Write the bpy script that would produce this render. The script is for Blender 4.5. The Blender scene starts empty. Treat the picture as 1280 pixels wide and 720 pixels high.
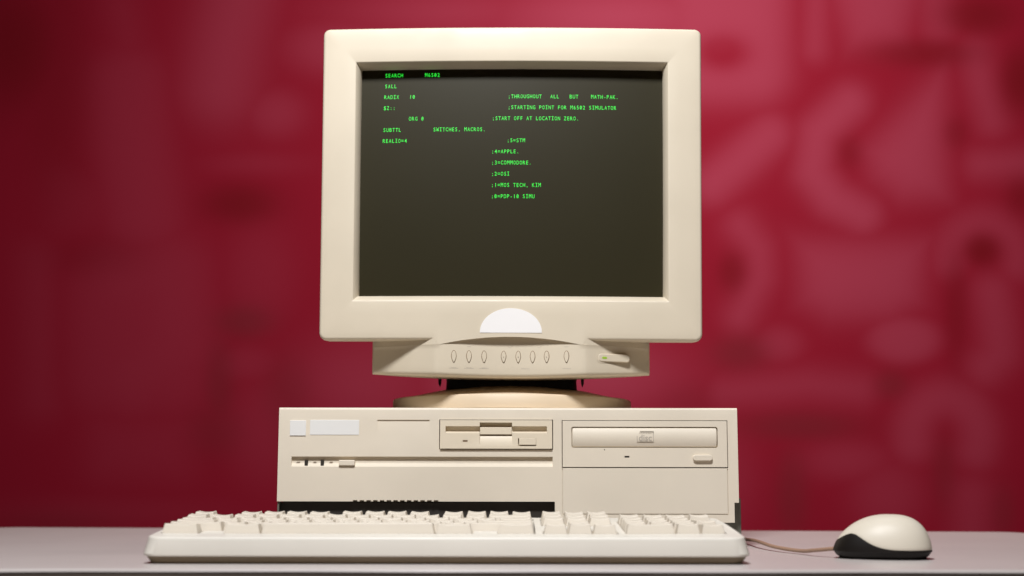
import bpy, bmesh, math, random
import numpy as np
from mathutils import Vector, Matrix, noise

random.seed(4)
R = math.radians
scn = bpy.context.scene
COL = scn.collection

# ------------------------------------------------------------------ materials
def new_mat(name):
    m = bpy.data.materials.new(name); m.use_nodes = True
    return m, m.node_tree, m.node_tree.nodes['Principled BSDF']

def plastic(name, rgb, rough=0.45, mott=0.06, grain=0.04, spec=0.5, tint=None):
    m, t, b = new_mat(name)
    tc = t.nodes.new('ShaderNodeTexCoord')
    n = t.nodes.new('ShaderNodeTexNoise'); n.inputs['Scale'].default_value = 9.0; n.inputs['Detail'].default_value = 5
    t.links.new(tc.outputs['Object'], n.inputs['Vector'])
    mix = t.nodes.new('ShaderNodeMix'); mix.data_type = 'RGBA'
    d = [c * (1 - mott) for c in rgb]; l = [min(1, c * (1 + mott * .5)) for c in rgb]
    if tint: d = tint
    mix.inputs['A'].default_value = (*d, 1); mix.inputs['B'].default_value = (*l, 1)
    rmp = t.nodes.new('ShaderNodeMapRange'); rmp.inputs['From Min'].default_value = .35; rmp.inputs['From Max'].default_value = .65
    t.links.new(n.outputs['Fac'], rmp.inputs['Value'])
    t.links.new(rmp.outputs['Result'], mix.inputs['Factor'])
    t.links.new(mix.outputs['Result'], b.inputs['Base Color'])
    n2 = t.nodes.new('ShaderNodeTexNoise'); n2.inputs['Scale'].default_value = 1400; n2.inputs['Detail'].default_value = 2
    t.links.new(tc.outputs['Object'], n2.inputs['Vector'])
    bp = t.nodes.new('ShaderNodeBump'); bp.inputs['Strength'].default_value = grain; bp.inputs['Distance'].default_value = .0004
    t.links.new(n2.outputs['Fac'], bp.inputs['Height']); t.links.new(bp.outputs['Normal'], b.inputs['Normal'])
    n3 = t.nodes.new('ShaderNodeTexNoise'); n3.inputs['Scale'].default_value = 30; n3.inputs['Detail'].default_value = 6
    t.links.new(tc.outputs['Object'], n3.inputs['Vector'])
    r2 = t.nodes.new('ShaderNodeMapRange'); r2.inputs['From Min'].default_value = .3; r2.inputs['From Max'].default_value = .7
    r2.inputs['To Min'].default_value = rough - .07; r2.inputs['To Max'].default_value = rough + .08
    t.links.new(n3.outputs['Fac'], r2.inputs['Value']); t.links.new(r2.outputs['Result'], b.inputs['Roughness'])
    b.inputs['Specular IOR Level'].default_value = spec
    return m

M = {}
M['monitor'] = plastic('warm_beige_plastic', (.685, .60, .462), .46, .05)
M['case'] = plastic('grey_beige_plastic', (.745, .665, .54), .46, .05)
M['panel'] = plastic('tan_beige_plastic', (.73, .655, .535), .46, .05)
M['floppy'] = plastic('yellowed_plastic', (.76, .665, .515), .42, .05)
M['board'] = plastic('ivory_plastic', (.735, .695, .615), .42, .03)
M['cap'] = plastic('keycap_plastic', (.72, .65, .545), .5, .05)
M['base'] = plastic('sand_plastic', (.78, .63, .45), .45, .05)
M['white'] = plastic('white_sticker', (.90, .88, .86), .5, .01, 0.0)
M['whitedim'] = plastic('white_badge', (.80, .79, .76), .5, .01, 0.0)
M['mousew'] = plastic('mouse_shell_plastic', (.68, .62, .51), .48, .04)
M['black'] = plastic('black_plastic', (.007, .005, .004), .5, .1, .04, .28)
M['dark'] = plastic('dark_gap', (.02, .015, .010), .7, .1)
M['tray'] = plastic('shaded_underside_plastic', (.20, .15, .09), .6, .1)  # shade on the keyboard's down-facing lower slope, put into the tray colour
M['groove'] = plastic('brown_gap', (.20, .12, .06), .7, .1)
M['steel'] = plastic('dull_steel', (.16, .16, .13), .4, .15)
M['cord'] = plastic('tan_cord', (.33, .20, .135), .5, .1)
M['print'] = plastic('faint_print', (.36, .29, .22), .6, .1, 0)
M['print2'] = plastic('grey_print', (.47, .42, .35), .6, .1, 0)

def emit(name, rgb, s):
    m, t, b = new_mat(name)
    b.inputs['Base Color'].default_value = (.01, .03, .01, 1)
    b.inputs['Emission Color'].default_value = (*rgb, 1); b.inputs['Emission Strength'].default_value = s
    return m
M['green'] = emit('green_phosphor', (.03, 1.0, .06), 1.1)
M['led'] = emit('green_led', (.40, .62, .04), .75)

def glass_mat():
    m, t, b = new_mat('crt_glass')
    tc = t.nodes.new('ShaderNodeTexCoord')
    n = t.nodes.new('ShaderNodeTexNoise'); n.inputs['Scale'].default_value = 6
    t.links.new(tc.outputs['Object'], n.inputs['Vector'])
    mix = t.nodes.new('ShaderNodeMix'); mix.data_type = 'RGBA'
    mix.inputs['A'].default_value = (.023, .0195, .008, 1); mix.inputs['B'].default_value = (.029, .0245, .011, 1)
    t.links.new(n.outputs['Fac'], mix.inputs['Factor']); t.links.new(mix.outputs['Result'], b.inputs['Base Color'])
    b.inputs['Roughness'].default_value = .46
    b.inputs['Specular IOR Level'].default_value = .15
    return m
M['glass'] = glass_mat()

def table_mat():
    m, t, b = new_mat('grey_laminate')
    tc = t.nodes.new('ShaderNodeTexCoord')
    n = t.nodes.new('ShaderNodeTexNoise'); n.inputs['Scale'].default_value = 7; n.inputs['Detail'].default_value = 7
    t.links.new(tc.outputs['Object'], n.inputs['Vector'])
    mix = t.nodes.new('ShaderNodeMix'); mix.data_type = 'RGBA'
    mix.inputs['A'].default_value = (.47, .425, .405, 1); mix.inputs['B'].default_value = (.55, .50, .475, 1)
    t.links.new(n.outputs['Fac'], mix.inputs['Factor']); t.links.new(mix.outputs['Result'], b.inputs['Base Color'])
    n2 = t.nodes.new('ShaderNodeTexNoise'); n2.inputs['Scale'].default_value = 500
    t.links.new(tc.outputs['Object'], n2.inputs['Vector'])
    bp = t.nodes.new('ShaderNodeBump'); bp.inputs['Strength'].default_value = .12; bp.inputs['Distance'].default_value = .0005
    t.links.new(n2.outputs['Fac'], bp.inputs['Height']); t.links.new(bp.outputs['Normal'], b.inputs['Normal'])
    b.inputs['Roughness'].default_value = .36
    return m
M['table'] = table_mat()
M['edge'] = plastic('dark_wood_edge', (.10, .075, .06), .6, .3)

# ------------------------------------------------------------------ helpers
def tag(o, label=None, cat=None, kind=None, group=None):
    if label: o['label'] = label
    if cat: o['category'] = cat
    if kind: o['kind'] = kind
    if group: o['group'] = group
    return o

def thing(name, loc, label, cat, rot=(0, 0, 0)):
    o = bpy.data.objects.new(name, None); COL.objects.link(o)
    o.empty_display_size = .02; o.location = loc; o.rotation_euler = rot
    return tag(o, label, cat)

def off_of(o):
    v = Vector((0, 0, 0))
    while o is not None:
        v += o.location; o = o.parent
    return v

def link(name, me, mat, parent=None, local=False, bevel=0, seg=2, ang=35, label=None, smooth=True):
    """me has scene coordinates unless local; the parent's own location is taken off"""
    if parent is not None and not local:
        v = off_of(parent); me.transform(Matrix.Translation(-v))
    me.materials.clear(); me.materials.append(mat)
    if smooth:
        me.polygons.foreach_set('use_smooth', [True] * len(me.polygons))
        me.set_sharp_from_angle(angle=R(ang))
    o = bpy.data.objects.new(name, me); COL.objects.link(o)
    if parent is not None: o.parent = parent
    if bevel:
        b = o.modifiers.new('bevel', 'BEVEL'); b.width = bevel; b.segments = seg
        b.limit_method = 'ANGLE'; b.angle_limit = R(30); b.harden_normals = True
    if label: o['label'] = label
    return o

def from_py(verts, faces):
    me = bpy.data.meshes.new('m'); me.from_pydata([tuple(v) for v in verts], [], faces); me.update()
    bm = bmesh.new(); bm.from_mesh(me); bmesh.ops.remove_doubles(bm, verts=bm.verts, dist=1e-7)
    bmesh.ops.recalc_face_normals(bm, faces=bm.faces); bm.to_mesh(me); bm.free()
    return me

def raw_py(verts, faces):
    me = bpy.data.meshes.new('m'); me.from_pydata([tuple(v) for v in verts], [], faces); me.update(); return me

def bx(x0, x1, y0, y1, z0, z1, bev=0, seg=2):
    v = [(x, y, z) for x in (x0, x1) for y in (y0, y1) for z in (z0, z1)]
    f = [(0, 1, 3, 2), (4, 6, 7, 5), (0, 4, 5, 1), (2, 3, 7, 6), (0, 2, 6, 4), (1, 5, 7, 3)]
    me = from_py(v, f)
    if bev:
        bm = bmesh.new(); bm.from_mesh(me)
        bmesh.ops.bevel(bm, geom=bm.edges[:], offset=bev, segments=seg, profile=.5, affect='EDGES')
        bm.to_mesh(me); bm.free()
    return me

def prism_x(x0, x1, yz):
    """profile in the y-z plane extruded along x"""
    n = len(yz)
    v = [(x0, *p) for p in yz] + [(x1, *p) for p in yz]
    f = [tuple(range(n)), tuple(range(2 * n - 1, n - 1, -1))] + [(i, (i + 1) % n, n + (i + 1) % n, n + i) for i in range(n)]
    return from_py(v, f)

def prism_y(y0, y1, xz):
    n = len(xz)
    v = [(p[0], y0, p[1]) for p in xz] + [(p[0], y1, p[1]) for p in xz]
    f = [tuple(range(n)), tuple(range(2 * n - 1, n - 1, -1))] + [(i, (i + 1) % n, n + (i + 1) % n, n + i) for i in range(n)]
    return from_py(v, f)

def join(ms):
    bm = bmesh.new()
    for m in ms: bm.from_mesh(m)
    me = bpy.data.meshes.new('m'); bm.to_mesh(me); bm.free()
    return me

def cut(me, cutters):
    o = bpy.data.objects.new('tmp', me); COL.objects.link(o); tmp = [o]
    for c in cutters:
        k = bpy.data.objects.new('tmpc', c); COL.objects.link(k); tmp.append(k)
        b = o.modifiers.new('b', 'BOOLEAN'); b.operation = 'DIFFERENCE'; b.solver = 'EXACT'; b.object = k
    bpy.context.view_layer.update()
    dg = bpy.context.evaluated_depsgraph_get()
    res = bpy.data.meshes.new_from_object(o.evaluated_get(dg))
    for t in tmp: bpy.data.objects.remove(t)
    bm = bmesh.new(); bm.from_mesh(res)
    bmesh.ops.remove_doubles(bm, verts=bm.verts, dist=1e-6)
    bmesh.ops.dissolve_limit(bm, angle_limit=R(.5), verts=bm.verts, edges=bm.edges)
    bm.to_mesh(res); bm.free()
    return res

def rrect(x0, x1, z0, z1, r, nc=6, ns=0):
    """rounded rectangle, counter-clockwise, ns extra points per side"""
    pts = []
    cs = [(x1 - r, z0 + r, -90), (x1 - r, z1 - r, 0), (x0 + r, z1 - r, 90), (x0 + r, z0 + r, 180)]
    for i, (cx, cz, a) in enumerate(cs):
        arc = [(cx + r * math.cos(R(a + 90 * k / nc)), cz + r * math.sin(R(a + 90 * k / nc))) for k in range(nc + 1)]
        pts += arc
        nx, nz, na = cs[(i + 1) % 4]
        b = (nx + r * math.cos(R(na)), nz + r * math.sin(R(na)))
        a_ = arc[-1]
        for k in range(1, ns + 1):
            t = k / (ns + 1)
            pts.append((a_[0] + (b[0] - a_[0]) * t, a_[1] + (b[1] - a_[1]) * t))
    return pts

def loft(rings, cap0=True, cap1=True, close=True):
    n = len(rings[0]); v = [p for r in rings for p in r]; f = []
    for i in range(len(rings) - 1):
        for k in range(n):
            k2 = (k + 1) % n
            f.append((i * n + k, i * n + k2, (i + 1) * n + k2, (i + 1) * n + k))
    if cap0: f.append(tuple(range(n)))
    if cap1: f.append(tuple(reversed(range((len(rings) - 1) * n, len(rings) * n))))
    return from_py(v, f)

def grid(fn, nu, nv):
    v = [fn(i / nu, j / nv) for j in range(nv + 1) for i in range(nu + 1)]
    f = [(j * (nu + 1) + i, j * (nu + 1) + i + 1, (j + 1) * (nu + 1) + i + 1, (j + 1) * (nu + 1) + i) for j in range(nv) for i in range(nu)]
    return v, f

def lathe(c, prof, n=96):
    rings = [[(c[0] + r * math.cos(2 * math.pi * k / n), c[1] + r * math.sin(2 * math.pi * k / n), c[2] + z) for k in range(n)] for r, z in prof]
    return loft(rings)

def tube(pts, r, n=12):
    # Catmull-Rom through pts
    P = [Vector(p) for p in pts]; P = [P[0] * 2 - P[1]] + P + [P[-1] * 2 - P[-2]]
    C = []
    for i in range(1, len(P) - 2):
        for k in range(10):
            t = k / 10; a, b, c, d = P[i - 1], P[i], P[i + 1], P[i + 2]
            C.append(.5 * ((2 * b) + (c - a) * t + (2 * a - 5 * b + 4 * c - d) * t * t + (3 * b - a - 3 * c + d) * t ** 3))
    C.append(P[-2])
    rings = []
    for i, c in enumerate(C):
        d = (C[min(i + 1, len(C) - 1)] - C[max(i - 1, 0)]).normalized()
        s = d.cross(Vector((0, 0, 1))).normalized(); u = s.cross(d)
        rings.append([tuple(c + (s * math.cos(2 * math.pi * k / n) + u * math.sin(2 * math.pi * k / n)) * r) for k in range(n)])
    return loft(rings)

# ------------------------------------------------------------------ camera
cam = bpy.data.cameras.new('camera'); co = bpy.data.objects.new('camera', cam); COL.objects.link(co)
CH = .0645
co.location = (0, 0, CH); co.rotation_euler = (R(98), 0, 0)
co.rotation_euler = (Matrix.Rotation(R(98), 3, 'X') @ Matrix.Rotation(R(.08), 3, 'Z')).to_euler()
cam.lens = 47.25; cam.sensor_width = 36; cam.clip_start = .01; cam.clip_end = 50
cam.dof.use_dof = True; cam.dof.focus_distance = 1.24; cam.dof.aperture_fstop = 5.0
scn.camera = co

# ------------------------------------------------------------------ backdrop (painted mural wall, out of focus)
WY = 3.4
def wallpt(px, py):
    u = (360 - py) / 1680; s = (px - 640) / 1680; S, C_ = math.sin(R(8)), math.cos(R(8))
    z = WY * (S + u * C_) / (C_ - u * S); d = WY * C_ + z * S
    return s * d, z + CH
NX, NZ = 430, 230
X0, X1, Z0, Z1 = -3.0, 3.0, -.85, 2.2
gx, gz = np.meshgrid(np.linspace(X0, X1, NX + 1), np.linspace(Z0, Z1, NZ + 1))
# mural shapes are laid out on a sheet measured in design units (1 unit = about 2 mm of wall)
zc = gz - CH
S8, C8 = math.sin(R(8)), math.cos(R(8))
dep = WY * C8 + zc * S8
U = 640 + 1680 * gx / dep
V = 360 - 1680 * (zc * C8 - WY * S8) / dep
def sm(d, w): return 1 / (1 + np.exp(np.clip(d / w, -30, 30)))
def caps(pts, r, w=11):
    d = None
    for (ax, ay), (bx_, by) in zip(pts[:-1], pts[1:]):
        dx, dy = bx_ - ax, by - ay; L = dx * dx + dy * dy + 1e-9
        t = np.clip(((U - ax) * dx + (V - ay) * dy) / L, 0, 1)
        q = np.hypot(U - ax - t * dx, V - ay - t * dy)
        d = q if d is None else np.minimum(d, q)
    return sm(d - r, w)
def ell(cx, cy, rx, ry, w=.16):
    return sm(np.sqrt(((U - cx) / rx) ** 2 + ((V - cy) / ry) ** 2) - 1, w)
def rect(x0, y0, x1, y1, r=20, w=11):
    cx, cy = (x0 + x1) / 2, (y0 + y1) / 2; hx, hy = (x1 - x0) / 2 - r, (y1 - y0) / 2 - r
    qx, qy = np.abs(U - cx) - hx, np.abs(V - cy) - hy
    d = np.hypot(np.maximum(qx, 0), np.maximum(qy, 0)) + np.minimum(np.maximum(qx, qy), 0) - r
    return sm(d, w)
def poly(pts, r=10, w=11):
    d = np.full(U.shape, -1e9); A = pts
    cx = sum(p[0] for p in A) / len(A); cy = sum(p[1] for p in A) / len(A)
    for (ax, ay), (bx_, by) in zip(A, A[1:] + A[:1]):
        nx, ny = by - ay, ax - bx_; L = math.hypot(nx, ny); nx /= L; ny /= L
        if nx * (cx - ax) + ny * (cy - ay) > 0: nx, ny = -nx, -ny
        d = np.maximum(d, nx * (U - ax) + ny * (V - ay))
    return sm(d - r, w)
light = np.zeros_like(U); dark = np.zeros_like(U); olive = np.zeros_like(U)
def L(s, a=1.0):
    global light; light = np.maximum(light, s * a)
def D(s, a=1.0):
    global dark; dark = np.maximum(dark, s * a)
def O(s, a=1.0):
    global olive; olive = np.maximum(olive, s * a)
hole = 1 - ell(903, 66, 30, 20, .3)
L(rect(830, -40, 985, 128, 40) * hole, 1.0)
L(caps([(890, 230), (920, 205), (962, 168)], 24, 8), .9)
L(caps([(1020, -10), (1018, 60)], 15, 8), .7)
L(poly([(1048, -30), (1140, -30), (1118, 40), (1072, 45)], 12), .85)
L(caps([(1062, 128), (1022, 165), (1016, 215), (1040, 248), (1078, 268)], 22, 8), .95)
L(poly([(1168, 112), (1092, 190), (1100, 215), (1130, 238), (1172, 236)], 9), .9)
L(caps([(1165, -20), (1172, 30)], 22, 9), .6)
L(caps([(1218, 68), (1228, 110), (1240, 150)], 18, 9), .7)
L(caps([(1225, 205), (1300, 203)], 16, 9), .75)
L(poly([(1008, 312), (1145, 312), (1140, 370), (1110, 386), (1040, 386), (1012, 370)], 10), .85)
L(caps([(925, 282), (948, 312), (950, 345), (925, 395)], 17, 9), .75)
a = [(1228 + 44 * math.cos(R(t)), 322 - 44 * math.sin(R(t))) for t in range(-10, 200, 15)]
L(caps(a, 19, 8), .6)
D(ell(1228, 312, 20, 18, .3), .9)
L(caps([(1240, 365), (1246, 400), (1250, 440), (1232, 458)], 22, 9), .65)
L(ell(1130, 424, 44, 28), .75); L(ell(975, 430, 26, 20, .3), .55)
L(caps([(905, 490), (1010, 480), (1075, 486)], 18, 9), .6)
a = [(1182 + 42 * math.cos(R(t)), 545 - 48 * math.sin(R(t))) for t in range(-20, 205, 15)]
L(caps(a, 23, 8), .65)
L(ell(1060, 575, 50, 22, .3), .45); L(caps([(1215, 620), (1215, 680)], 24, 10), .5); L(ell(1110, 620, 40, 40, .3), .45)
L(ell(900, 600, 40, 60, .3), .35)
# left half: larger, weaker shapes
L(caps([(300, -20), (285, 50), (275, 110)], 42, 15), 0.637); L(ell(345, 142, 32, 26, .3), 0.510); L(ell(425, 60, 60, 30, .3), 0.637)
L(caps([(160, 110), (165, 180), (180, 270)], 48, 12), 0.357); L(rect(60, 215, 235, 292, 20, 12), 0.187)
L(caps([(155, 355), (210, 345), (215, 430), (165, 470)], 52, 14), 0.357); L(rect(85, 320, 260, 520, 50, 14), 0.306)
L(caps([(48, 330), (52, 500)], 22, 12), 0.272); L(caps([(150, 10), (160, 50)], 18, 12), 0.255)
L(ell(320, 205, 55, 12, .4), 0.255); L(ell(325, 345, 40, 60, .3), 0.238); L(ell(310, 455, 34, 20, .3), 0.297)
L(ell(330, 540, 40, 60, .3), 0.297); L(rect(110, 520, 240, 600, 20, 14), 0.255); L(ell(150, 640, 120, 16, .4), 0.212)
L(ell(455, 480, 75, 50, .35), .6); L(ell(740, 470, 90, 40, .4), 1.0); L(ell(600, 480, 60, 30, .4), 1.0)
L(ell(770, 20, 130, 32, .4), 1.2); L(ell(560, 15, 120, 24, .4), .7)  # top-centre glow of the wall, painted into the mural colour
D(ell(15, 60, 55, 70, .3), .8); D(ell(70, 100, 40, 130, .3), .4); D(ell(300, 255, 42, 22, .3), .8); D(ell(115, 322, 50, 20, .4), .3)
D(ell(1222, 18, 38, 22, .3), .8); D(ell(1155, 66, 60, 16, .3), .7); D(ell(1275, 100, 22, 36, .3), .9); D(ell(1195, 165, 14, 18, .3), .5)
D(ell(1062, 190, 14, 18, .3), .5); D(ell(915, 340, 16, 22, .3), .7); D(ell(1195, 385, 14, 60, .3), .5); D(ell(1276, 245, 16, 20, .4), .7)
D(caps([(560, -60), (560, -61)], 1), 0)
O(ell(305, 402, 32, 18, .3), .8); O(ell(275, 480, 16, 50, .3), .6); O(ell(270, 540, 30, 28, .3), .5); O(ell(360, 490, 26, 40, .3), .45)
O(ell(925, 440, 32, 20, .3), .8); O(ell(1000, 532, 66, 16, .3), .8); O(ell(1115, 480, 18, 16, .3), .7); O(ell(990, 620, 18, 50, .3), .7)
O(ell(1180, 590, 14, 40, .3), .5); O(ell(860, 505, 30, 20, .4), .4); O(ell(1255, 640, 14, 30, .3), .5); O(ell(70, 655, 60, 14, .4), .5)
base = np.array([.240, .0030, .0165]); lite = np.array([.325, .035, .066]); dk = np.array([.150, .0008, .005]); ol = np.array([.150, .012, .018])
colr = base[None, None] + (lite - base)[None, None] * light[..., None]
colr = colr + (dk[None, None] - colr) * np.clip(dark, 0, 1)[..., None]
colr = colr + (ol[None, None] - colr) * (np.clip(olive, 0, 1) * .75)[..., None]
def build_backdrop():
    nrow = NX + 1
    v = [(float(x), WY, float(z)) for x, z in zip(gx.ravel(), gz.ravel())]
    f = [(j * nrow + i, j * nrow + i + 1, (j + 1) * nrow + i + 1, (j + 1) * nrow + i) for j in range(NZ) for i in range(NX)]
    me = raw_py(v, f)
    ca = me.color_attributes.new('mural', 'FLOAT_COLOR', 'POINT')
    arr = np.ones((len(v), 4), dtype=np.float32); arr[:, :3] = np.clip(colr.reshape(-1, 3), 0, 1)
    ca.data.foreach_set('color', arr.ravel())
    m, t, b = new_mat('painted_red_mural')
    at = t.nodes.new('ShaderNodeVertexColor'); at.layer_name = 'mural'
    t.links.new(at.outputs['Color'], b.inputs['Base Color']); b.inputs['Roughness'].default_value = .8
    b.inputs['Specular IOR Level'].default_value = .15
    o = link('backdrop', me, m); tag(o, kind='structure')
    # the board behind the paint, so the wall has real thickness
    o2 = link('backdrop_board', bx(X0, X1, WY + .004, WY + .06, Z0, Z1), M['edge']); tag(o2, kind='structure')
build_backdrop()

# ------------------------------------------------------------------ table
def build_table():
    front = []
    n = 90
    for i in range(n + 1):
        t = i / n; x = -.80 + 1.6 * t
        y = .966 - .0035 * math.sin(x * 9 + 1) * .5 + .0016 * math.sin(x * 31) + (-.012 if x < -.30 else 0) * min(1, (-.30 - x) / .1 if x < -.3 else 0)
        front.append((x, y))
    def rc(cx, cy, r, a0, a1, k=8): return [(cx + r * math.cos(R(a0 + (a1 - a0) * i / k)), cy + r * math.sin(R(a0 + (a1 - a0) * i / k))) for i in range(k + 1)]
    right = rc(.605 - .03, 1.640 - .03, .03, 0, 85)
    left = rc(-.655 + .03, 1.742 - .03, .03, 95, 180)
    front[0] = (-.655, front[0][1]); front = [p for p in front if -.655 <= p[0] <= .605] + [(.605, .965)]
    out = front + right + left
    cx = sum(p[0] for p in out) / len(out)
    def ins(p, d):  # shrink towards the middle
        return (p[0] + (d if p[0] < -.6 else -d if p[0] > .55 else 0), p[1] + (d if p[1] < 1.0 else -d if p[1] > 1.55 else 0))
    rings = []
    for d, z in ((.003, 0), (.0016, -.0002), (.0006, -.0007), (.0001, -.0015), (0, -.0024)):
        rings.append([(*ins(p, d), z) for p in out])
    top = link('table_top', loft(rings, True, False), M['table'], ang=50)
    root = thing('table', (0, 1.3, -.03), 'grey laminate table the computer set stands on', 'table')
    top.parent = root; top.location = -root.location
    rr = [[(*ins(p, .0006), z) for p in out] for z in (-.0022, -.028)]
    e = link('edge_band', loft(rr, False, True), M['edge'], root)
build_table()

# ------------------------------------------------------------------ desktop case
CY = 1.25; DZ = -.0025
def build_case():
    root = thing('desktop_computer', (-.0035, 1.44, 0), 'flat beige desktop computer case lying under the monitor, with floppy and disc drives', 'computer')
    TOP = .128
    # front panel outline: the left part ends higher, a notch on the right
    xz = [(-.2157, .042), (.0397, .042), (.0397, .0232), (.2046, .0232), (.2046, .0413), (.2088, .0413), (.2088, TOP), (-.2157, TOP)]
    panel = prism_y(CY, CY + .018, xz)
    bmt = bmesh.new(); bmt.from_mesh(panel)
    ed = [e for e in bmt.edges if all(abs(v.co.z - TOP) < 1e-6 and abs(v.co.y - CY) < 1e-6 for v in e.verts)]
    bmesh.ops.bevel(bmt, geom=ed, offset=.0022, segments=5, profile=.5, affect='EDGES'); bmt.to_mesh(panel); bmt.free()
    groove = prism_x(-.2032, .0377, [(CY - .01, .0829), (CY + .0036, .0829), (CY + .0030, .0768), (CY, .0736), (CY - .01, .0736)])
    badge = prism_x(-.1245, -.0763, [(CY - .01, .1167), (CY + .0011, .1167), (CY, .1027), (CY - .01, .1027)])
    fbay = bx(-.0672, .0382, CY - .01, CY + .012, .0895, .1170)
    cbay = bx(.0462, .1996, CY - .01, CY + .012, .0728, .1166)
    blank = bx(.0464, .1993, CY - .01, CY + .0010, .0304, .0722)
    teeth = [bx(-.146 + k * .0062, -.146 + k * .0062 + .0042, CY - .01, CY + .010, .0415, .0432) for k in range(13)]
    panel = cut(panel, [groove, badge, fbay, cbay, blank] + teeth)
    link('front_panel', panel, M['case'], root, bevel=.0011)
    bl = link('bay_cover', bx(.0470, .1987, CY - .0002, CY + .0008, .0310, .0722), M['panel'], root, bevel=.0004, label='tan blank cover under the disc drive')
    # white blank badges
    link('badge', bx(-.2053, -.1904, CY - .0009, CY + .001, .1020, .1160), M['whitedim'], root, bevel=.0003)
    link('badge', bx(-.1868, -.1413, CY - .0004, CY + .001, .1027, .1165), M['whitedim'], root, bevel=.0003)
    # status windows, icons and power button in the groove
    for x in (-.1897, -.1749):
        link('status_light', bx(x - .0015, x + .0015, CY + .0004, CY + .005, .0745, .0797), M['dark'], root, bevel=.0003)
    icons = []
    for x in (-.1975, -.1822, -.1672):
        icons.append(bx(x - .0016, x + .0016, CY + .0026, CY + .0034, .0770, .0774))
        icons.append(bx(x - .0010, x + .0018, CY + .0026, CY + .0034, .0779, .0782))
    link('icon_print', join(icons), M['print'], root)
    link('power_button', bx(-.1594, -.1446, CY - .0022, CY + .006, .0745, .0797), M['case'], root, bevel=.0009, seg=3)
    # chassis: steel sides and top behind the panel, dark recess below it
    xs0, xs1 = -.2135, .2088
    ch = cut(bx(xs0, xs1, CY + .018, CY + .38, .006, TOP - .0012), [])
    link('chassis', ch, M['steel'], root, bevel=.0008)
    link('case_cover', join([bx(-.2150, .2099, CY + .0185, CY + .381, TOP - .0011, TOP - .0002), bx(-.2150, -.2141, CY + .0185, CY + .381, .045, TOP - .0011), bx(.2090, .2099, CY + .0185, CY + .381, .045, TOP - .0011)]), M['case'], root, bevel=.0002)
    link('intake_recess', bx(-.2138, .0385, CY + .0070, CY + .0178, .008, .0410), M['dark'], root)
    link('lower_skirt', bx(.0403, .2135, CY + .0182, CY + .03, .008, .045), M['steel'], root, bevel=.0006)
    link('lower_skirt', bx(-.2157, -.2140, CY + .002, CY + .0178, .008, .0416), M['steel'], root, bevel=.0006)
    for fx in (-.19, .19):
        for fy in (CY + .04, CY + .34):
            link('foot', lathe((fx, fy, 0), [(.0105, .0002), (.0115, .001), (.0115, .0062)], 24), M['black'], root)
    # ---- floppy drive
    F = CY - .0022
    fb = bx(-.0663, .0373, F, CY + .0115, .0902, .1164)
    slot = prism_x(-.0612, .0324, [(F - .01, .1108), (F + .0046, .1108), (F + .0046, .1064), (F, .1046), (F - .01, .1046)])
    notch = prism_x(-.0296, .0002, [(F - .01, .1142), (F + .0068, .1142), (F + .0068, .1018), (F + .0030, .1018), (F, .0932), (F - .01, .0932)])
    btn = bx(.0058, .0225, F - .01, F + .004, .0926, .0998)
    led = bx(-.0452, -.0408, F - .01, F + .0012, .0964, .0980)
    fl = link('floppy_drive', cut(fb, [slot, notch, btn, led]), M['floppy'], root, bevel=.0003, label='yellowed floppy disk drive with a slot and a square finger notch')
    link('slot_flap', bx(-.0294, .0000, F + .0022, F + .0042, .1034, .1100), M['floppy'], fl, bevel=.0003)
    link('eject_button', bx(.0067, .0224, F - .0005, F + .003, .0937, .0997), M['floppy'], fl, bevel=.0004)
    link('activity_light', bx(-.0450, -.0410, F + .0004, F + .003, .0965, .0979), M['groove'], fl)
    # ---- disc drive
    G = CY - .0008
    fb = bx(.0469, .1989, G, CY + .0115, .0736, .1160)
    tr = prism_y(G - .01, G + .003, rrect(.0551, .1903, .0912, .1104, .002))
    hole = prism_y(G - .01, G + .004, [(.0857 + .0006 * math.cos(R(a)), .0893 + .0006 * math.sin(R(a))) for a in range(0, 360, 45)])
    led = bx(.1041, .1085, G - .01, G + .0016, .0822, .0838)
    cd = link('disc_drive', cut(fb, [tr, hole, led]), M['case'], root, bevel=.0003, label='disc drive with a wide rounded tray door')
    link('activity_light', bx(.1043, .1083, G + .0004, G + .003, .0823, .0837), M['dark'], cd)
    link('pinhole', bx(.0853, .0861, G + .0006, G + .002, .0889, .0897), M['dark'], cd)
    xa, xb, za, zb = .0558, .1896, .0918, .1098
    rings = []
    def tring(ins, y):
        out = []
        for (x, z) in rrect(xa + ins, xb - ins, za + ins, zb - ins, .0018, 4, 3):
            k = (z - (za + zb) / 2) / ((zb - za) / 2)
            out.append((x, y + .0022 * k * k, z))
        return out
    for ins, y in ((0, G + .004), (0, G - .0002), (.0003, G - .0010), (.0009, G - .0014)):
        rings.append(tring(ins, y))
    base_ring = rings[-1]
    # the curved door face as horizontal strips
    zs = np.linspace(za + .0009, zb - .0009, 13)
    v = []; f = []
    for j, z in enumerate(zs):
        k = (z - (za + zb) / 2) / ((zb - za) / 2)
        for x in (xa + .0009, xb - .0009): v.append((x, G - .0014 + .0022 * k * k, z))
    f = [(2 * j, 2 * j + 1, 2 * j + 3, 2 * j + 2) for j in range(12)]
    door = join([loft(rings, True, False), raw_py(v, f)])
    door = link('tray_door', door, M['case'], cd, ang=50)
    link('eject_button', prism_y(G - .0030, G + .002, rrect(.1669, .1847, .0794, .0848, .0024, 6)), M['case'], cd, bevel=.0007, seg=3)
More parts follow.
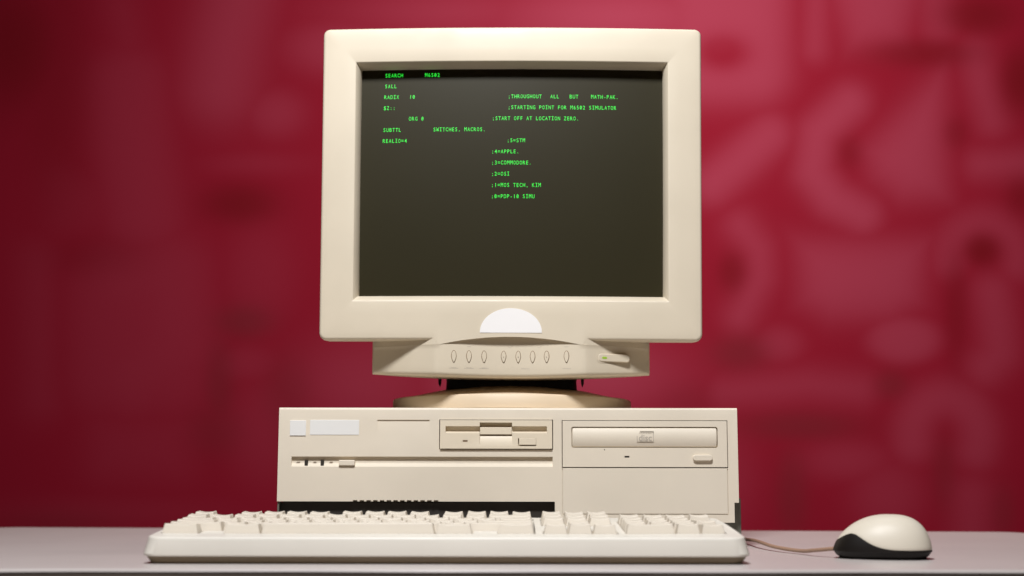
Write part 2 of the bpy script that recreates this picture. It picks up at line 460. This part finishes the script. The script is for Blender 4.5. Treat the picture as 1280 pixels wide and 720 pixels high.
    # disc logo: small letters in a box, raised print
    def txt(s, size, x, z, y, bold=0.0, sx=1.0):
        cu = bpy.data.curves.new('t', 'FONT'); cu.body = s; cu.size = size; cu.align_x = 'CENTER'; cu.offset = bold; cu.resolution_u = 3
        o = bpy.data.objects.new('t', cu); COL.objects.link(o); bpy.context.view_layer.update()
        me = bpy.data.meshes.new_from_object(o.evaluated_get(bpy.context.evaluated_depsgraph_get()))
        bpy.data.objects.remove(o)
        me.transform(Matrix.Translation((x, y, z)) @ Matrix.Rotation(R(90), 4, 'X') @ Matrix.Diagonal((sx, 1, 1, 1)))
        return me
    lx = .1232; y = G - .00155
    logo = [txt('COMPACT', .0025, lx + .0012, .1042, y, 0, 1.15), txt('disc', .0080, lx, .0977, y, .00012, 1.0),
            bx(lx - .0078, lx - .0072, y, y + .0006, .0975, .1022), bx(lx + .0072, lx + .0077, y, y + .0006, .0975, .1063),
            bx(lx - .0076, lx + .0077, y, y + .0006, .0967, .0971), bx(lx - .0048, lx + .0077, y, y + .0006, .1062, .1066)]
    link('disc_logo', join(logo), M['print2'], cd, smooth=False)
    return root
build_case()

# ------------------------------------------------------------------ monitor (local frame: origin on the case top under the swivel)
def build_monitor():
    root = thing('crt_monitor', (0, 1.38, .1282), 'bulky beige tube monitor on swivel foot showing green code text', 'monitor', (0, R(.22), R(-.9)))
    FY = -.115
    HW = .1845
    def yb(x): return FY - .007 * (1 - (x / HW) ** 2)
    def taper(x, z): return x * (.9835 + .0165 * (z - .064) / .3057)
    def ring(x, z0, z1, r, dy, nc=6, ns=160, front=True, dz=0):
        out = []
        for (px, pz) in rrect(-x, x, z0, z1, r, nc, ns):
            px2 = taper(px, pz)
            w = 0
            if front and pz < .078 and dy < .02:
                u_ = min(1, max(0, (abs(px2) - .0700) / .0030)); w = 1 - u_ * u_ * (3 - 2 * u_)
            k = max(0, min(1, (.078 - pz) / (.078 - .064)))
            out.append((px2, (yb(px2) if front else FY) + dy * (1 - w) , pz + w * k * (.0668 - .0072 * min(1, (px2 / .066) ** 2) - .064)))
        return out
    Zb, Zt = .0640, .3697
    rings = [ring(HW - .001, Zb + .001, Zt - .001, .0065, .026, front=False)]
    rings.append(ring(HW, Zb, Zt, .0065, .010))
    for k in range(1, 7):
        a = R(90 * k / 6); i = .0028 * (1 - math.cos(a)); d = .0032 * (1 - math.sin(a))
        rings.append(ring(HW - i, Zb + i, Zt - i, .0065 - i * .6, d + .0006))
    rings.append(ring(HW - .008, Zb + .0080, Zt - .008, .0030, .0002))
    rings.append(ring(HW - .014, Zb + .0165, Zt - .014, .003, .0001))
    rings.append(ring(HW - .020, Zb + .0235, Zt - .020, .0022, 0))
    hx, hb, ht = .1516, .1017, .3350
    rings.append(ring(hx + .0016, hb - .0016, ht + .0012, .0008, 0))
    rings.append(ring(hx + .0004, hb - .0004, ht + .0003, .0007, .0002))
    rings.append(ring(hx, hb, ht, .0006, .0006))
    rings.append(ring(.1482, .1064, .3320, .0008, .0080))
    rings.append(ring(.1478, .1066, .3318, .0008, .0170))
    # last ring sits behind the glass edge
    link('bezel', loft(rings, False, False), M['monitor'], root, local=True, ang=42)
    # rear housing
    rr = []
    for y, hw, z0, z1, r in ((-.092, .176, .072, .360, .008), (-.02, .172, .080, .358, .012), (.04, .162, .087, .348, .02), (.11, .135, .096, .325, .03), (.19, .110, .104, .300, .03), (.235, .105, .108, .295, .03)):
        rr.append([(px, y, pz) for px, pz in rrect(-hw, hw, z0, z1, r, 6, 4)])
    link('housing', loft(rr), M['monitor'], root, local=True, ang=50)
    # glass, slightly barrel-shaped
    GX, G0, G1 = .1505, .1040, .3350
    def gy(x, z): return FY + .0062 + .010 * (x / .15) ** 2 * .55 + .003 * ((z - .2195) / .115) ** 2
    v, f = grid(lambda u, w: (-GX + 2 * GX * u, gy(-GX + 2 * GX * u, G0 + (G1 - G0) * w), G0 + (G1 - G0) * w), 40, 30)
    scr = link('screen', raw_py(v, f), M['glass'], root, local=True, label='dark olive tube screen with green text')
    # text: fixed-pitch characters laid along the glass
    cache = {}
    def glyph(ch):
        if ch in cache: return cache[ch]
        cu = bpy.data.curves.new('t', 'FONT'); cu.body = ch; cu.size = 1.0; cu.align_x = 'CENTER'; cu.resolution_u = 3; cu.offset = .004
        o = bpy.data.objects.new('t', cu); COL.objects.link(o); bpy.context.view_layer.update()
        me = bpy.data.meshes.new_from_object(o.evaluated_get(bpy.context.evaluated_depsgraph_get()))
        bpy.data.objects.remove(o)
        vs = [tuple(q.co) for q in me.vertices]; fs = [tuple(p.vertices) for p in me.polygons]
        if vs:
            w = max(q[0] for q in vs) - min(q[0] for q in vs); lim = .50
            c = (max(q[0] for q in vs) + min(q[0] for q in vs)) / 2
            k = min(1.0, lim / w) if w > 0 else 1
            if ch == 'I' or ch == '1': k = 1.0
            vs = [((q[0] - c) * k, q[1]) for q in vs]
            if ch == '0':   # slashed zero
                n = len(vs); vs += [(-.17, .14), (-.10, .10), (.17, .58), (.10, .62)]; fs += [(n, n + 1, n + 2, n + 3)]
            if ch == 'I':
                n = len(vs); vs += [(-.2, 0), (.2, 0), (.2, .08), (-.2, .08), (-.2, .65), (.2, .65), (.2, .73), (-.2, .73)]
                fs += [(n, n + 1, n + 2, n + 3), (n + 4, n + 5, n + 6, n + 7)]
        strokes = {'W': [(-.25, .73, -.14, 0), (-.14, 0, 0, .52), (0, .52, .14, 0), (.14, 0, .25, .73)],
                   'M': [(-.21, 0, -.21, .73), (-.21, .73, 0, .32), (0, .32, .21, .73), (.21, .73, .21, 0)]}.get(ch)
        if strokes:
            vs = []; fs = []
            for (ax, ay, bx2, by2) in strokes:
                dx, dy = bx2 - ax, by2 - ay; q = math.hypot(dx, dy); nx, ny = -dy / q * .042, dx / q * .042; n = len(vs)
                vs += [(ax + nx, ay + ny), (ax - nx, ay - ny), (bx2 - nx, by2 - ny), (bx2 + nx, by2 + ny)]; fs.append((n, n + 1, n + 2, n + 3))
        cache[ch] = (vs, fs); return cache[ch]
    DEP = 1.258
    PITCH = 3.865 * 1.319 / 1680; CAP = .0054; ROW = .01108
    lines = [
        (0, [(481, 'SEARCH'), (531, 'M6502')]),
        (1, [(481, 'SALL')]),
        (2, [(480.4, 'RADIX'), (512, '10'), (635, ';THROUGHOUT'), (687.6, 'ALL'), (711.5, 'BUT'), (738.2, 'MATH-PAK.')]),
        (3, [(480, '$Z::'), (635, ';STARTING POINT FOR M6502 SIMULATOR')]),
        (4, [(511.8, 'ORG 0'), (615.5, ';START OFF AT LOCATION ZERO.')]),
        (5, [(480, 'SUBTTL'), (542.5, 'SWITCHES, MACROS.')]),
        (6, [(479.7, 'REALIO=4'), (634, ';5=STM')]),
        (7, [(615, ';4=APPLE.')]), (8, [(615, ';3=COMMODORE.')]), (9, [(615, ';2=OSI')]),
        (10, [(615, ';1=MOS TECH, KIM')]), (11, [(615, ';0=PDP-10 SIMU')])]
    z_top = .3243
    for row, runs in lines:
        zz = z_top - row * ROW
        for px, s in runs:
            vs = []; fs = []
            x0 = (px - 640) * 1.319 / 1680
            for i, ch in enumerate(s):
                if ch == ' ': continue
                gv, gf = glyph(ch); n = len(vs); cx = x0 + (i + .5) * PITCH
                for (a, b) in gv:
                    x = cx + a * CAP * .84; z = zz + b * CAP
                    vs.append((x, gy(x, z) - .0003, z))
                fs += [tuple(n + k for k in q) for q in gf]
            link('text_line', raw_py(vs, fs), M['green'], scr, local=True, smooth=False)
    # ---- chin with the controls
    CW = .134; A = .066
    def arch(x): return .0668 - .0072 * min(1, (x / A) ** 2)
    def zbot(x): return .0288 + .0052 * (x / CW) ** 2
    def sweep(x):
        d = max(0, abs(x) - A - .0045)
        return .033 * (d / .0635) ** 1.15
    def yflush(x):
        k = max(0, 1 - abs(abs(x) - .070) / .012)
        return yb(x) + .0004 - .00028 * k * k * (3 - 2 * k) + sweep(x)
    def yface(x):
        r = .0066 * (1 - (x / A) ** 2) ** 1.4 if abs(x) < A else 0
        return yflush(x) + r
    NXC = 144
    xs = [-CW + 2 * CW * i / NXC for i in range(NXC + 1)]
    prof = []
    for x in xs:
        zb_, ya, yf, za = zbot(x), yface(x), yflush(x), arch(x)
        e = max(0, abs(x) - (CW - .0018)) / .0018      # rounded side corners
        ec = .0018 * (1 - math.sqrt(max(0, 1 - e * e)))
        col = [(-.062, zb_ + .0012)]
        r = .0048
        for k in range(6):
            a = R(90 * k / 5)
            col.append((ya + r - r * math.sin(a) + ec, zb_ + r * .8 * (1 - math.cos(a))))
        for t in (.2, .4, .6, .8): col.append((ya + ec, zb_ + r + (za - zb_ - r) * t))
        col.append((ya + ec, za - .0003)); col.append((ya + ec - .0002 if ya == yf else ya + ec, za))
        io = max(0, min(1, (A + .001 - abs(x)) / .004)); col.append((yf + ec + .0030 * io, za + .0001)); col.append((yf + ec + .0016 * io, za + .0008)); col.append((yf + ec + .0016 * io, .0655)); col.append((yf + ec + .0040, .0668)); col.append((yf + ec + .004, .0760)); col.append((-.062, .0765))
        prof.append([(x, y, z) for y, z in col])
    link('chin', loft([p for p in prof]), M['monitor'], root, local=True, ang=38)
    # teardrop adjustment buttons
    def drop(w, h, n=28):
        out = []
        for k in range(n):
            a = 2 * math.pi * k / n; s, c = math.sin(a), math.cos(a)
            x = w * c * (1 if s > 0 else (1 - abs(s) ** 1.6) ** .5 * 1.0 if abs(s) < 1 else 0)
            if s <= 0: x = w * c * (1 - .35 * abs(s))
            out.append((x, h * s))
        return out
    for x in (-.0530, -.0388, -.0246, -.0062, .0076, .0212, .0344, .0530):
        y = yface(x); zc = .0483
        slope = math.atan((yface(x + .003) - yface(x - .003)) / .006)
        b = prism_y(-.0010, .002, drop(.00215, .0053))
        b.transform(Matrix.Translation((x, y, zc)) @ Matrix.Rotation(slope, 4, 'Z'))
        bo = link('button', b, M['monitor'], root, local=True, bevel=.0006, seg=3)
        g = prism_y(-.00012, .002, drop(.00262, .0059))
        g.transform(Matrix.Translation((x, y, zc)) @ Matrix.Rotation(slope, 4, 'Z'))
        link('button_surround', g, M['groove'], bo, local=True)
        if x in (-.0062, .0076, .0344):
            g = bx(-.0005, .0005, -.0012, 0, -.0006 , .0002); g.transform(Matrix.Translation((x, y, zc))); link('button_mark', g, M['print'], bo, local=True)
    marks = []
    def mk(x, z, w, h=.0003):
        y = yface(x) ; slope = math.atan((yface(x + .002) - yface(x - .002)) / .004)
        g = bx(-w / 2, w / 2, -.00008, .0004, -h / 2, h / 2); g.transform(Matrix.Translation((x, y, z)) @ Matrix.Rotation(slope, 4, 'Z')); marks.append(g)
    for x in (-.0388, .0530): mk(x, .0577, .004)
    for x in (.0002, .0276):
        for k in range(5): mk(x - .0016 + k * .0008, .0577 - .0008 * math.sin(k), .0008)
    for x in (-.0530, -.0388, -.0246): mk(x, .0372, .009); mk(x, .0380, .005, .0002)
    for x in (.0144, .053): mk(x, .0372, .008)
    for g in marks: link('control_mark', g, M['print2'], root, local=True)
    # power switch: a bar that stands clear of the swept corner
    yl = yface(.083) - .0006
    pb = prism_y(0, .022, rrect(.0830, .1136, .0445, .0519, .0030, 6))
    for q in pb.vertices:
        q.co.y += yl + .0125 * max(0, (q.co.x - .083) / .0306)
    pw = link('power_switch', pb, M['monitor'], root, local=True, bevel=.0008, seg=3, label='long rounded power switch with a small green light')
    pr = prism_y(0, .0005, rrect(.0812, .1160, .0432, .0534, .0045, 6, 14))
    for q in pr.vertices: q.co.y += yface(q.co.x) - .0003
    link('switch_surround', pr, M['monitor'], pw, local=True)
    led = prism_y(0, .001, rrect(.0868, .0915, .0472, .0491, .0009, 5))
    for q in led.vertices: q.co.y += yl - .0003 + .0125 * max(0, (q.co.x - .083) / .0306)
    link('power_light', led, M['led'], pw, local=True)
    # white half-round badge on the bezel
    pts = [(.0006 + .0292 * math.cos(R(a)), .0706 + .0232 * math.sin(R(a)) ** .96) for a in range(0, 181, 5)]
    hb_ = prism_y(-.0005, .0015, pts)
    for q in hb_.vertices: q.co.y += yb(q.co.x) + (.0010 if q.co.z < .074 else 0) * 0
    link('badge', hb_, M['white'], root, local=True, label='blank white half-round badge')
    # swivel neck, clips, foot
    nk = [[(x, y, z) for x, y in rrect(-hw, hw, -.055, .075, .02, 6)] for hw, z in ((.0655, .0225), (.0650, .030), (.0660, .048))]
    link('swivel_neck', loft(nk), M['black'], root, local=True)
    for sx, w in ((-1, .0030), (1, .0030)):
        c = prism_y(-.060, -.052, [(sx * .0685, .040), (sx * (.0685 + w), .040), (sx * (.0685 + w), .0272), (sx * (.0685 + w * .55), .0238), (sx * .0690, .0275)])
        link('clip', c, M['black'], root, local=True)
    link('foot_plate', lathe((0, .006, 0), [(.1205, .0002), (.1218, .0010), (.1222, .004), (.1219, .0122), (.1212, .0134), (.1196, .0139), (.1150, .0143), (.107, .0156), (.095, .0182), (.080, .0216), (.068, .0240), (.062, .0248)], 128), M['base'], root, local=True, ang=50)
    return root
build_monitor()

# ------------------------------------------------------------------ keyboard
UK = .01905
def build_keyboard():
    KX0, KX1, KY0, KY1 = -.2762, .1785, 1.0150, 1.1790
    root = thing('keyboard', ((KX0 + KX1) / 2, (KY0 + KY1) / 2, 0), 'wide ivory keyboard with blank keys lying in front of the computer case', 'keyboard')
    def deck(y):
        t = min(1, max(0, (y - 1.015) / .164)); return .0195 + .0102 * (1 - (1 - t) ** 1.45)
    def rg(ins, zf, r=.012):
        return [(x, y, zf(y)) for x, y in rrect(KX0 + ins, KX1 - ins, KY0 + ins, KY1 - ins, r, 8, 12)]
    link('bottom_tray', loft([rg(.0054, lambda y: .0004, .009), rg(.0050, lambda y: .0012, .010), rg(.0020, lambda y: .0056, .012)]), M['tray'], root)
    rings = [rg(.0040, lambda y: .0054, .012), rg(.0012, lambda y: .0057, .013), rg(.0003, lambda y: .0062, .013), rg(0, lambda y: .0075, .013)]
    rings.append(rg(.0028, lambda y: deck(y) - .0020, .0115))
    for k in range(1, 7):
        a = R(90 * k / 6); rings.append(rg(.0028 + .0020 * (1 - math.cos(a)), lambda y, a=a: deck(y) - .0020 * (1 - math.sin(a)), .0115 - .003 * (1 - math.cos(a))))
    body = loft(rings)
    XL = -.2680
    rows = {'f': 1.153, 'n': 1.128, 'q': 1.109, 'a': 1.090, 'z': 1.071, 's': 1.0515}
    tops = {'f': .0356, 'n': .0338, 'q': .0320, 'a': .0307, 'z': .0298, 's': .0290}
    # (row, start in units, width in units, height in units)
    K = [('f', 0, 1, 1)] + [('f', 2.05 + i, 1, 1) for i in range(4)] + [('f', 6.5 + i, 1, 1) for i in range(4)] + [('f', 11 + i, 1, 1) for i in range(4)]
    K = [('f', a, w, h) for (r, a, w, h) in K]
    K += [('n', i, 1, 1) for i in range(13)] + [('n', 13, 2, 1)]
    K += [('q', 0, 1.5, 1)] + [('q', 1.5 + i, 1, 1) for i in range(12)] + [('q', 13.5, 1.5, 1)]
    K += [('a', 0, 1.75, 1)] + [('a', 1.75 + i, 1, 1) for i in range(11)] + [('a', 12.75, 2.25, 1)]
    K += [('z', 0, 2.25, 1)] + [('z', 2.25 + i, 1, 1) for i in range(10)] + [('z', 12.25, 2.75, 1)]
    K += [('s', 0, 1.5, 1), ('s', 2.5, 1.5, 1), ('s', 4, 7, 1), ('s', 11, 1.5, 1), ('s', 13.5, 1.5, 1)]
    NV = 15.33; NP = 18.66
    K += [(r, NV + i, 1, 1) for r in 'fnq' for i in range(3)] + [('z', NV + 1, 1, 1)] + [('s', NV + i, 1, 1) for i in range(3)]
    K += [('n', NP + i, 1, 1) for i in range(4)] + [('q', NP + i, 1, 1) for i in range(3)] + [('a', NP + i, 1, 1) for i in range(3)] + [('z', NP + i, 1, 1) for i in range(3)]
    K += [('s', NP, 2, 1), ('s', NP + 2, 1, 1), ('a', NP + 3, 1, 2), ('s', NP + 3, 1, 2)]
    def well(u0, w, y0, y1):
        x0 = XL + u0 * UK - .0003; x1 = XL + (u0 + w) * UK + .0008
        return loft([[(x, y, z) for x, y in rrect(x0, x1, y0, y1, .0015, 3)] for z in (.009, .06)])
    h = UK / 2 + .0006
    W = [well(0, 15, rows['z'] - h, rows['n'] + h), well(0, 1.5, rows['s'] - h, rows['s'] + h), well(2.5, 10, rows['s'] - h, rows['s'] + h), well(13.5, 1.5, rows['s'] - h, rows['s'] + h), well(0, 1, rows['f'] - h, rows['f'] + h), well(2.05, 4, rows['f'] - h, rows['f'] + h), well(6.5, 4, rows['f'] - h, rows['f'] + h),
         well(11, 4, rows['f'] - h, rows['f'] + h), well(NV, 3, rows['f'] - h, rows['f'] + h), well(NV, 3, rows['q'] - h, rows['n'] + h), well(NV + 1, 1, rows['z'] - h, rows['z'] + h - .001), well(NV, 3, rows['s'] - h, rows['s'] + h + .0001),
         well(NP, 4, rows['s'] - h, rows['n'] + h)]
    link('case', cut(body, W), M['board'], root, ang=32)
    link('underside', bx(KX0 + .012, KX1 - .012, KY0 + .012, KY1 - .012, .0002, .0009), M['dark'], root)
    link('keyboard_plate', bx(XL - .0006, XL + (NP + 4) * UK + .0006, rows['s'] - h + .0005, rows['f'] + h - .0005, .0088, .0150), M['cap'], root)
    cache = {}
    def cap(row, w, hh):
        key = (row, w, hh)
        if key in cache: return cache[key]
        y = rows[row]; zt = tops[row]; hw = w * UK / 2 - .00012; hd0 = UK / 2 - .00015; hd1 = hd0 + (hh - 1) * UK
        zb_ = deck(y) - .0035
        nx = max(8, int(w * 8)); ny = 6
        tx = hw - .0021; ty0 = -hd0 + .0021; ty1 = hd1 - .0031
        tilt = {'f': .05, 'n': .06, 'q': .02, 'a': 0, 'z': -.02, 's': -.03}[row]
        def top(u, v):
            x = -tx + 2 * tx * u; yy = ty0 + (ty1 - ty0) * v
            if w <= 3: dip = .00115 * (1 - (2 * u - 1) ** 2) if w < 1.3 else .00095 * min(1, (1 - abs(2 * u - 1)) * tx / .006) ** .6
            else: dip = -.0008 * (1 - (2 * v - 1) ** 2)
            return (x, yy, zt - dip + (yy) * tilt)
        v, f = grid(top, nx, ny)
        per = [i for i in range(nx + 1)] + [(j + 1) * (nx + 1) + nx for j in range(ny)] + [ny * (nx + 1) + i for i in range(nx - 1, -1, -1)] + [j * (nx + 1) for j in range(ny - 1, 0, -1)]
        n = len(v); m = len(per)
        for q in per:
            x, yy, z = v[q]
            v.append((x / tx * hw, -hd0 + (yy - ty0) / (ty1 - ty0) * (hd0 + hd1), zb_))
        f += [(per[k], n + k, n + (k + 1) % m, per[(k + 1) % m]) for k in range(m)]
        f.append(tuple(range(n, n + m)))
        me = from_py(v, f); me.materials.append(M['cap'])
        # round the upright corners a little
        me.polygons.foreach_set('use_smooth', [True] * len(me.polygons)); me.set_sharp_from_angle(angle=R(40))
        cache[key] = me; return me
    rnd = random.Random(3)
    for row, u0, w, hh in K:
        o = bpy.data.objects.new('space_bar' if w == 7 else 'key', cap(row, w, hh)); COL.objects.link(o); o.parent = root
        b = o.modifiers.new('bevel', 'BEVEL'); b.width = .0007; b.segments = 2; b.limit_method = 'ANGLE'; b.angle_limit = R(38); b.harden_normals = True
        o.location = Vector((XL + (u0 + w / 2) * UK + rnd.uniform(-.0001, .0001), rows[row], rnd.uniform(-.0003, .0002))) - root.location
        o.rotation_euler = (rnd.uniform(-.008, .008), rnd.uniform(-.012, .012), rnd.uniform(-.006, .006))
build_keyboard()

# ------------------------------------------------------------------ mouse
def build_mouse():
    root = thing('mouse', (.2975, 1.098, 0), 'white mouse with black sides lying on the table right of the keyboard', 'mouse', (0, 0, R(-17)))
    Lh, Wh = .0385, .0255       # local -x is the nose
    ax = .0050
    N = 96
    def outline(p):
        c, s = math.cos(p), math.sin(p)
        e = 2 / 2.35
        x = Lh * math.copysign(abs(c) ** e, c); y = Wh * math.copysign(abs(s) ** e, s)
        y *= 1 - .10 * max(0, -x / Lh)        # narrower nose
        return x, y
    HT = .0352; z0 = .0060
    def P(p, th):
        x, y = outline(p)
        k = (max(0.0, math.cos(th))) ** (.83 - .14 * math.cos(p))
        zz = z0 + (HT - z0) * math.sin(th) ** (1.0 + .30 * max(0, -math.cos(p)) ** 1.5)
        return (ax + (x - ax) * k, y * k, zz)
    def thb(p):
        # split line: high wave near the nose on both flanks, low at the heel
        x, y = outline(p)
        t = x / Lh
        def g(a, b, u): u = min(1, max(0, (u - a) / (b - a))); return u * u * (3 - 2 * u)
        sg = .36 if t < -.72 else .52
        zz = .0080 + .0125 * math.exp(-((t + .72) / sg) ** 2)
        # invert z -> theta numerically
        lo, hi = 0, math.pi / 2
        for _ in range(24):
            mid = (lo + hi) / 2
            if P(p, mid)[2] < zz: lo = mid
            else: hi = mid
        return lo
    ph = [2 * math.pi * k / N for k in range(N)]
    up = []
    TB = [thb(p) for p in ph]
    up.append([tuple(a * b for a, b in zip(P(p, t - .03), (.985, .985, 1))) for p, t in zip(ph, TB)])
    for j in range(0, 19):
        w = j / 18
        up.append([P(p, t + (math.pi / 2 * .995 - t) * w) for p, t in zip(ph, TB)])
    sh = link('shell', loft(up), M['mousew'], root, local=True, ang=60)
    lo = []
    for ins, z in ((.0075, .0006), (.0058, .0007), (.0025, .0030), (.0008, .0056)):
        r = []
        for p in ph:
            x, y = outline(p); k = 1 - ins / math.hypot(x, y); r.append((x * k, y * k, z))
        lo.append(r)
    for j in range(0, 9):
        w = j / 8; lo.append([P(p, (t - .012) * w) for p, t in zip(ph, TB)])
    lo.append([tuple(a * b for a, b in zip(P(p, t - .008), (.975, .975, 1))) for p, t in zip(ph, TB)])
    link('lower_body', loft(lo), M['black'], root, local=True, ang=50)
    for sx in (-.028, .028):
        link('glide_pad', bx(sx - .006, sx + .006, -.010, .010, .0001, .0008), M['dark'], root, local=True)
    # cord: leaves the nose, wanders left behind the keyboard and round the case
    ca = Matrix.Rotation(R(-17), 3, 'Z') @ Vector((-.0378, 0, .0072)) + root.location
    pts = [tuple(ca + Vector((.008, -.002, .0))), tuple(ca), (.2500, 1.1270, .0050), (.2440, 1.155, .0030), (.2310, 1.200, .0040), (.2260, 1.262, .0062), (.2290, 1.34, .0042), (.2230, 1.44, .0022), (.2260, 1.58, .0021), (.2, 1.66, .0021), (.1, 1.645, .03)]
    link('cord', tube(pts, .0016), M['cord'], None)
    c = COL.objects['cord']; v = root.location.copy()
    c.parent = root; root_m = Matrix.Translation(v) @ Matrix.Rotation(R(-17), 4, 'Z')
    c.data.transform(root_m.inverted())
build_mouse()

# ------------------------------------------------------------------ light
w = bpy.data.worlds.new('World'); scn.world = w; w.use_nodes = True
bg = w.node_tree.nodes['Background']; bg.inputs['Color'].default_value = (1, .55, .35, 1); bg.inputs['Strength'].default_value = .014

def area(name, loc, aim, size, power, col, size_y=None, shape='DISK', spread=180):
    l = bpy.data.lights.new(name, 'AREA'); l.shape = shape; l.size = size
    if size_y: l.size_y = size_y
    l.energy = power; l.color = col; l.spread = R(spread)
    o = bpy.data.objects.new(name, l); COL.objects.link(o); o.location = loc
    o.rotation_euler = (Vector(aim) - Vector(loc)).to_track_quat('-Z', 'Y').to_euler()
    return o
area('key_lamp', (-.12, .30, 1.30), (0, 1.26, .25), .28, 30.0, (.965, .97, .99))
area('front_fill', (0, -.5, .35), (0, 1.2, .25), 1.0, .45, (1, .50, .20))
def spot(name, loc, aim, power, col, ang, blend=1, size=.2):
    l = bpy.data.lights.new(name, 'SPOT'); l.energy = power; l.color = col; l.spot_size = R(ang); l.spot_blend = blend; l.shadow_soft_size = size
    o = bpy.data.objects.new(name, l); COL.objects.link(o); o.location = loc
    o.rotation_euler = (Vector(aim) - Vector(loc)).to_track_quat('-Z', 'Y').to_euler()
area('wall_wash', (.38, 1.70, 1.95), (.42, 3.4, .46), .5, 30.0, (1, .92, .9), spread=140)

scn.view_settings.view_transform = 'Standard'; scn.view_settings.look = 'None'
scn.view_settings.exposure = 0; scn.view_settings.gamma = 1; scn.view_settings.use_curve_mapping = False
